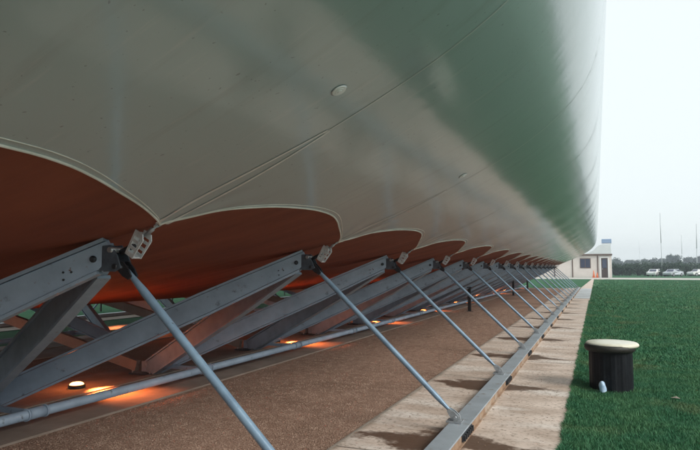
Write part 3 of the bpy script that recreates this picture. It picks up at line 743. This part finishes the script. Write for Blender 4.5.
def make_plant(kind, seed, label, group):
    r = random.Random(seed)
    if kind == 'shrub':
        root = empty('shrub', (0,0,0), label, 'shrub', group); h = 2.5; trunk_h = .5
        cl_ = [(r.uniform(-1,1), r.uniform(-.5,.5), r.uniform(.5,1.5), r.uniform(.7,1.0), .7, r.uniform(.6,.95), 1/8) for _ in range(8)]
        n, leaf, mm = 2600, .13, M['leaf']
    else:
        root = empty('tree', (0,0,0), label, 'tree', group); h = 7; trunk_h = 2.2
        cl_ = [(r.uniform(-1.8,1.8), r.uniform(-1.2,1.2), r.uniform(2.2,5.2), r.uniform(1.0,1.7), 1.3, r.uniform(.9,1.4), 1/10) for _ in range(10)]
        n, leaf, mm = 3200, .28, M['leaf_far']
    m = MB(); m.tube([(0,0,0),(.05,0,trunk_h*.5),(0,.05,trunk_h*1.3)], [.10 if kind=='shrub' else .22, .08 if kind=='shrub' else .17, .04], 8)
    for c_ in cl_[:6]: m.tube([(0,0,trunk_h*.7), (c_[0]*.5, c_[1]*.5, (trunk_h+c_[2])/2), (c_[0],c_[1],c_[2])], [.05 if kind=='shrub' else .11,.03,.015], 5)
    m.build('trunk', M['bark'], root)
    v, f = foliage(cl_, n, leaf, seed); npmesh('crown', v, f, mm, False, root)
    return root
sp_ = [make_plant('shrub', 30+i, 'x', 'shrubs behind the road') for i in range(4)]
tp_ = [make_plant('tree', 60+i, 'x', 'distant trees beyond the shrubs') for i in range(4)]
pxs = [615.5, 622, 629.5, 637, 644.5, 652.5, 661, 669, 677, 685, 693, 701]
for i, px in enumerate(pxs):
    o = sp_[i] if i < 4 else copy_tree(sp_[i % 4]); Y = 88+rng.uniform(-2.5,2.5)
    o.location = W(colx(px, Y), Y, -1); o.rotation_euler = (0,0,rng.uniform(0,6.28)); hh = rng.uniform(.92,1.12)*(1.12 if px > 645 else 1); o.scale = (1.05,1.05,hh)
    o['label'] = ('dark green shrub closest to the house, behind the road' if i == 0 else 'dark green shrub at the right edge of the photo' if i == len(pxs)-1 else f'{ORD[i] if i else ""} dark green shrub right of the house, behind the road'); o['group'] = 'shrubs behind the road'
far = [(618,250,1.0),(626,262,.8),(634,240,.75),(645,255,.85),(652,244,.95),(660,262,.9),(667,236,.8),(673,216,1.0),(680,250,.85),(687,240,.9),(694,246,.95),(701,238,1.0)]
for i, (px, Y, sc) in enumerate(far):
    o = tp_[i] if i < 4 else copy_tree(tp_[i % 4]); o.location = W(colx(px, Y), Y, -1); o.rotation_euler = (0,0,rng.uniform(0,6.28)); o.scale = (1.35*sc,1.35*sc,1.12*sc)
    o['label'] = ('distant bluish tree standing highest behind the parked cars' if i == 7 else f'{ORD[i] if i else "leftmost"} distant bluish tree from the left, showing above the shrubs'); o['group'] = 'distant trees beyond the shrubs'
# low bushes between the cars
o = copy_tree(sp_[1]); o.location = W(colx(664.5, 79.5), 79.5, -1); o.scale = (.55,.55,.5); o['label'] = 'small low bush growing between the white and the silver car'; o['group'] = 'shrubs behind the road'
# trees on the far left, seen under the belly
for i, (x, y) in enumerate(((-62,30),(-70,44),(-60,58),(-66,72),(-56,86),(-50,98))):
    o = copy_tree(tp_[i % 4]); o.location = W(x, y, -1); o.rotation_euler = (0,0,i*1.3); o.scale = (1.1,1.1,.8)
    o['label'] = f'{ORD[i]} tree beyond the far lawn, glimpsed under the belly of the cushion'; o['group'] = 'trees beyond the far lawn'
# fence on the far side
fx = -10.6
root = empty('fence', W(fx, 0, -1), 'low dark post and rail fence beyond the far pavement', 'fence')
for i in range(24):
    m = MB(); y = (3+i*1.25)*S; m.box((-.02,y-.02,0),(.02,y+.02,.95)); m.build('post', M['fence'], root)
for z in (.5, .93):
    m = MB(); m.tube([(.032,2*S,z),(.032,32*S,z)], .011, 6); m.build('fence_rail', M['fence'], root)

# ---------------------------------------------------------------- haze
hz = MB(); hz.box((-420,-60,-1.0), (420,420,13.5))
hm = bpy.data.materials.new('haze_air'); hm.use_nodes = True; nt = hm.node_tree; nt.nodes.remove(nt.nodes['Principled BSDF'])
pv = nt.nodes.new('ShaderNodeVolumePrincipled'); pv.inputs['Color'].default_value = (.80,.88,.97,1); pv.inputs['Density'].default_value = .0013; pv.inputs['Anisotropy'].default_value = .2
nt.links.new(pv.outputs[0], nt.nodes['Material Output'].inputs['Volume'])
tag(hz.build('haze', hm), 'thin pale haze hanging over the lawn and the distant trees', 'haze', kind='stuff')
